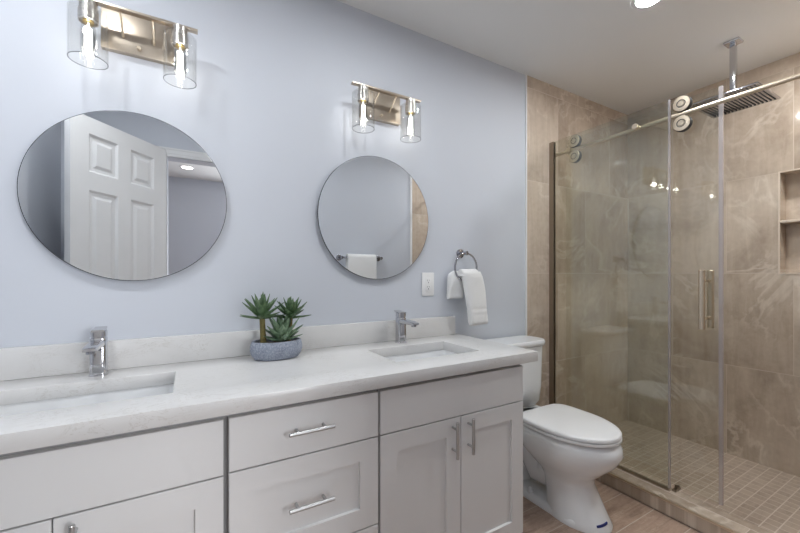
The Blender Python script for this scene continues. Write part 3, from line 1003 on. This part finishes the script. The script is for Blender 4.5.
MB().rings([seat_o(0.003, 0.4065), seat_o(0.0, 0.408), seat_o(0.0, 0.418), seat_o(0.003, 0.4195)]).build('seat', M['plastic'], t, smooth=60)
MB().rings([seat_o(0.004, 0.4235), seat_o(0.001, 0.425), seat_o(0.001, 0.436), seat_o(0.005, 0.441), seat_o(0.018, 0.444), seat_o(0.08, 0.4465)]).build('lid', M['plastic'], t, smooth=60)
for s in (-1, 1):
    MB().cyl((TX + s * 0.075 - 0.02, -0.262, 0.418), (TX + s * 0.075 + 0.02, -0.262, 0.418), 0.014, seg=20).build('hinge', M['plastic'], t)
mb = MB()
tk = lambda hw, y0, y1, z, r=0.03: [(px, py, z) for px, py in rrect(TX - hw, TX + hw, y0, y1, r)]
mb.rings([tk(0.150, -0.165, -0.03, 0.403, 0.05), tk(0.166, -0.18, -0.022, 0.43, 0.05), tk(0.176, -0.184, -0.02, 0.52, 0.05), tk(0.185, -0.188, -0.018, 0.748, 0.055)])
mb.build('tank', M['porcelain'], t, smooth=50)
MB().rings([tk(0.188, -0.190, -0.016, 0.749, 0.06), tk(0.197, -0.199, -0.011, 0.755, 0.065), tk(0.200, -0.202, -0.010, 0.775, 0.065), tk(0.194, -0.196, -0.014, 0.785, 0.06)]).build('tank_lid', M['porcelain'], t, smooth=50)
for s in (-1, 1):
    MB().turned((TX + s * 0.100, -0.31, 0.033), (TX + s * 0.100, -0.31, 1), [(0, 0.014), (0.004, 0.014), (0.02, 0.011), (0.026, 0.006)], 20).build('bolt_cap', M['plastic'], t)
mb = MB()
oo = lambda e, z: [p for i, p in enumerate(egg(-0.6565 - e, -0.375, 0.1168 + e, z, 96)) if 65 <= i <= 72]
a_, b_ = oo(0.0012, 0.0), oo(-0.004, 0.0)
zz_ = [0.024 + 0.0016 * i for i in range(len(a_))]
mb.rings([[(*p[:2], z_), (*q[:2], z_), (*q[:2], z_ + 0.010), (*p[:2], z_ + 0.010)] for p, q, z_ in zip(a_, b_, zz_)])
tape = mb.build('tape_strip', M['tape'], t)
tape['label'] = 'short strip of blue tape'

# ------------------------------------------------------------------ shower glass
GX = 2.098                      # fixed pane
t = thing('fixed_glass_panel', 'fixed clear glass shower panel nearest the toilet with a metal wall channel', 'glass panel', (GX, -0.35, CZ))
MB().box(GX - 0.005, GX + 0.005, -0.700, -0.010, CZ + 0.012, 2.045).build('pane', M['panelglass'], t, smooth=0)
ch = MB()
ch.box(GX - 0.012, GX - 0.006, -0.036, -0.0045, CZ, 2.045)
ch.box(GX + 0.006, GX + 0.012, -0.036, -0.0045, CZ, 2.045)
ch.box(GX - 0.006, GX + 0.006, -0.0095, -0.0045, CZ, 2.045)
ch.build('wall_channel', M['jamb'], t)
MB().box(GX - 0.008, GX + 0.008, -0.70, -0.037, CZ + 0.0005, CZ + 0.0115).build('sill_channel', M['jamb'], t)
MB().box(GX - 0.0065, GX + 0.0065, -0.708, -0.7005, CZ + 0.012, 2.045).build('edge_seal', M['seal'], t)

RX, RZ = 2.128, 1.965           # rail axis
t = thing('sliding_rail', 'round metal rail carrying the sliding shower door', 'rail', (RX, -0.75, RZ))
MB().cyl((RX, -0.036, RZ), (RX, -W + 0.036, RZ), 0.0105, seg=24).build('bar', M['railmetal'], t)
for y0, y1 in ((-0.0045, -0.04), (-W + 0.0045, -W + 0.04)):
    MB().turned((RX, y0, RZ), (RX, y1, RZ), [(0, 0.020), (0.006, 0.020), (0.008, 0.014), (0.034, 0.014)], 24).build('end_bracket', M['railmetal'], t)
for y in (-0.545,):
    k = MB()
    k.turned((GX - 0.0055, y, RZ), (GX - 0.05, y, RZ), [(0, 0.0155), (0.007, 0.0155), (0.010, 0.013)], 24)
    k.turned((GX + 0.0055, y, RZ), (RX, y, RZ), [(0, 0.013), (0.019, 0.013)], 24)
    k.build('standoff', M['railmetal'], t)
for y in (-0.128,):
    k = MB()
    k.turned((RX, y - 0.014, RZ), (RX, y + 0.5, RZ), [(0, 0.022), (0.028, 0.022)], 24)
    k.turned((RX, y, RZ + 0.016), (RX, y, 3), [(0, 0.009), (0.014, 0.009), (0.016, 0.013), (0.024, 0.013), (0.026, 0.008)], 20)
    k.build('stopper', M['railmetal'], t)

DXG = 2.154                     # sliding pane
t = thing('sliding_glass_door', 'sliding glass shower door with pull handle and four round rollers', 'shower door', (DXG, -0.5, CZ))
MB().box(DXG - 0.005, DXG + 0.005, -0.884, -0.085, CZ + 0.014, 2.045).build('pane', M['doorglass'], t, smooth=0)
MB().box(DXG - 0.0065, DXG + 0.0065, -0.899, -0.8845, CZ + 0.014, 2.045).build('edge_seal', M['seal'], t)
for y in (-0.165, -0.748):
    for z in (RZ + 0.0485, RZ - 0.0485):
        r = MB()
        r.turned((DXG - 0.0052, y, z), (0, y, z), [(0, 0.014), (0.010, 0.014), (0.0105, 0.036), (0.0135, 0.038), (0.033, 0.038), (0.036, 0.0355), (0.037, 0.019), (0.0355, 0.0175), (0.0355, 0.0145), (0.037, 0.013), (0.0385, 0.012)], 40)
        r.turned((DXG + 0.0052, y, z), (3, y, z), [(0, 0.017), (0.006, 0.017), (0.008, 0.014)], 28)
        ro = r.build('roller', M['railmetal'], t, smooth=25)
        MB().turned((DXG - 0.0150, y, z), (0, y, z), [(0, 0.0375), (0.0, 0.0388), (0.023, 0.0388), (0.024, 0.0375)], 40, False, False).build('tyre', M['dark'], ro)
        ring_ = MB().turned((DXG - 0.0411, y, z), (0, y, z), [(0, 0.0195), (0.0016, 0.0195), (0.0016, 0.0165), (0, 0.0165)], 40, False, False)
        ring_.build('groove_ring', M['dark'], ro)
for s, nm in ((-1, 'handle'), (1, 'handle')):
    hx = DXG + s * 0.048
    h = MB()
    h.turned((hx, -0.835, 0.905), (hx, -0.835, 1.2), [(0, 0.0115), (0.0015, 0.013), (0.2795, 0.013), (0.281, 0.0115)], 24)
    for z in (0.955, 1.135):
        h.cyl((DXG + s * 0.0052, -0.835, z), (hx - s * 0.008, -0.835, z), 0.008, seg=18)
    h.build(nm, M['railmetal'], t)
MB().box(DXG - 0.016, DXG - 0.0055, -0.728, -0.710, CZ, CZ + 0.022).box(DXG - 0.046, DXG - 0.0055, -0.728, -0.710, CZ, CZ + 0.008).box(DXG - 0.0055, DXG + 0.0055, -0.728, -0.710, CZ, CZ + 0.008).build('floor_guide', M['jamb'], t)

# ------------------------------------------------------------------ rain shower head from the ceiling
SX, SY, SZ = 2.575, -0.803, 2.105
t = thing('rain_shower_head', 'rectangular chrome rain shower head hanging from the ceiling', 'shower head', (SX, SY, SZ))
MB().box(SX - 0.034, SX + 0.034, SY - 0.034, SY + 0.034, ZC - 0.014, ZC - 0.0003).bevel(0.004).build('flange', M['chrome'], t)
MB().box(SX - 0.013, SX + 0.013, SY - 0.013, SY + 0.013, SZ + 0.022, ZC - 0.0145).bevel(0.002).build('arm', M['chrome'], t)
MB().turned((SX, SY, SZ + 0.0085), (SX, SY, 3), [(0, 0.026), (0.004, 0.026), (0.013, 0.018)], 24).build('swivel', M['chrome'], t)
MB().box(SX - 0.160, SX + 0.160, SY - 0.145, SY + 0.145, SZ, SZ + 0.008).bevel(0.0015).build('spray_plate', M['darkchrome'], t)
nz = MB()
for i in range(19):
    for j in range(17):
        px_, py_ = SX - 0.144 + 0.016 * i, SY - 0.128 + 0.016 * j
        nz.cyl((px_, py_, SZ + 0.0002), (px_, py_, SZ - 0.0025), 0.0040, 0.003, seg=8)
nz.build('nozzles', M['dark'], t, kind='stuff')


# ------------------------------------------------------------------ ceiling downlights, some added out of view as fill
def downlight(x, y, mat, label, r=0.05):
    t = thing('ceiling_downlight', label, 'ceiling light', (x, y, ZC), 'recessed ceiling downlights')
    MB().turned((x, y, ZC - 0.0003), (x, y, 0), [(0, r + 0.020), (0.003, r + 0.020), (0.006, r + 0.012), (0.006, r + 0.001), (0.002, r + 0.0005)], 40, False, False).build('trim_ring', M['trim'], t)
    MB().turned((x, y, ZC - 0.0012), (x, y, 0), [(0, r), (0.0015, r)], 40).build('lens', mat, t)


downlight(1.835, -0.735, M['can'], 'round recessed downlight in the bathroom ceiling above the toilet')
downlight(-0.45, -0.62, M['can'], 'added unseen fill light, shaped as a round downlight, in the bathroom ceiling above the left basin')  # fill lamp added out of view, reaching the wall behind the door
downlight(0.70, -0.735, M['can'], 'added unseen fill light, shaped as a round downlight, in the bathroom ceiling in front of the right mirror')  # unseen lamp added to even out the light over the vanity
downlight(2.58, -1.28, M['showerfill'], 'added unseen fill light, shaped as a round downlight, in the ceiling over the shower')  # extra lamp added out of view to brighten the shower
downlight(-0.016, -3.43, M['hallcan'], 'round recessed downlight in the hall ceiling, seen in the left mirror', 0.06)
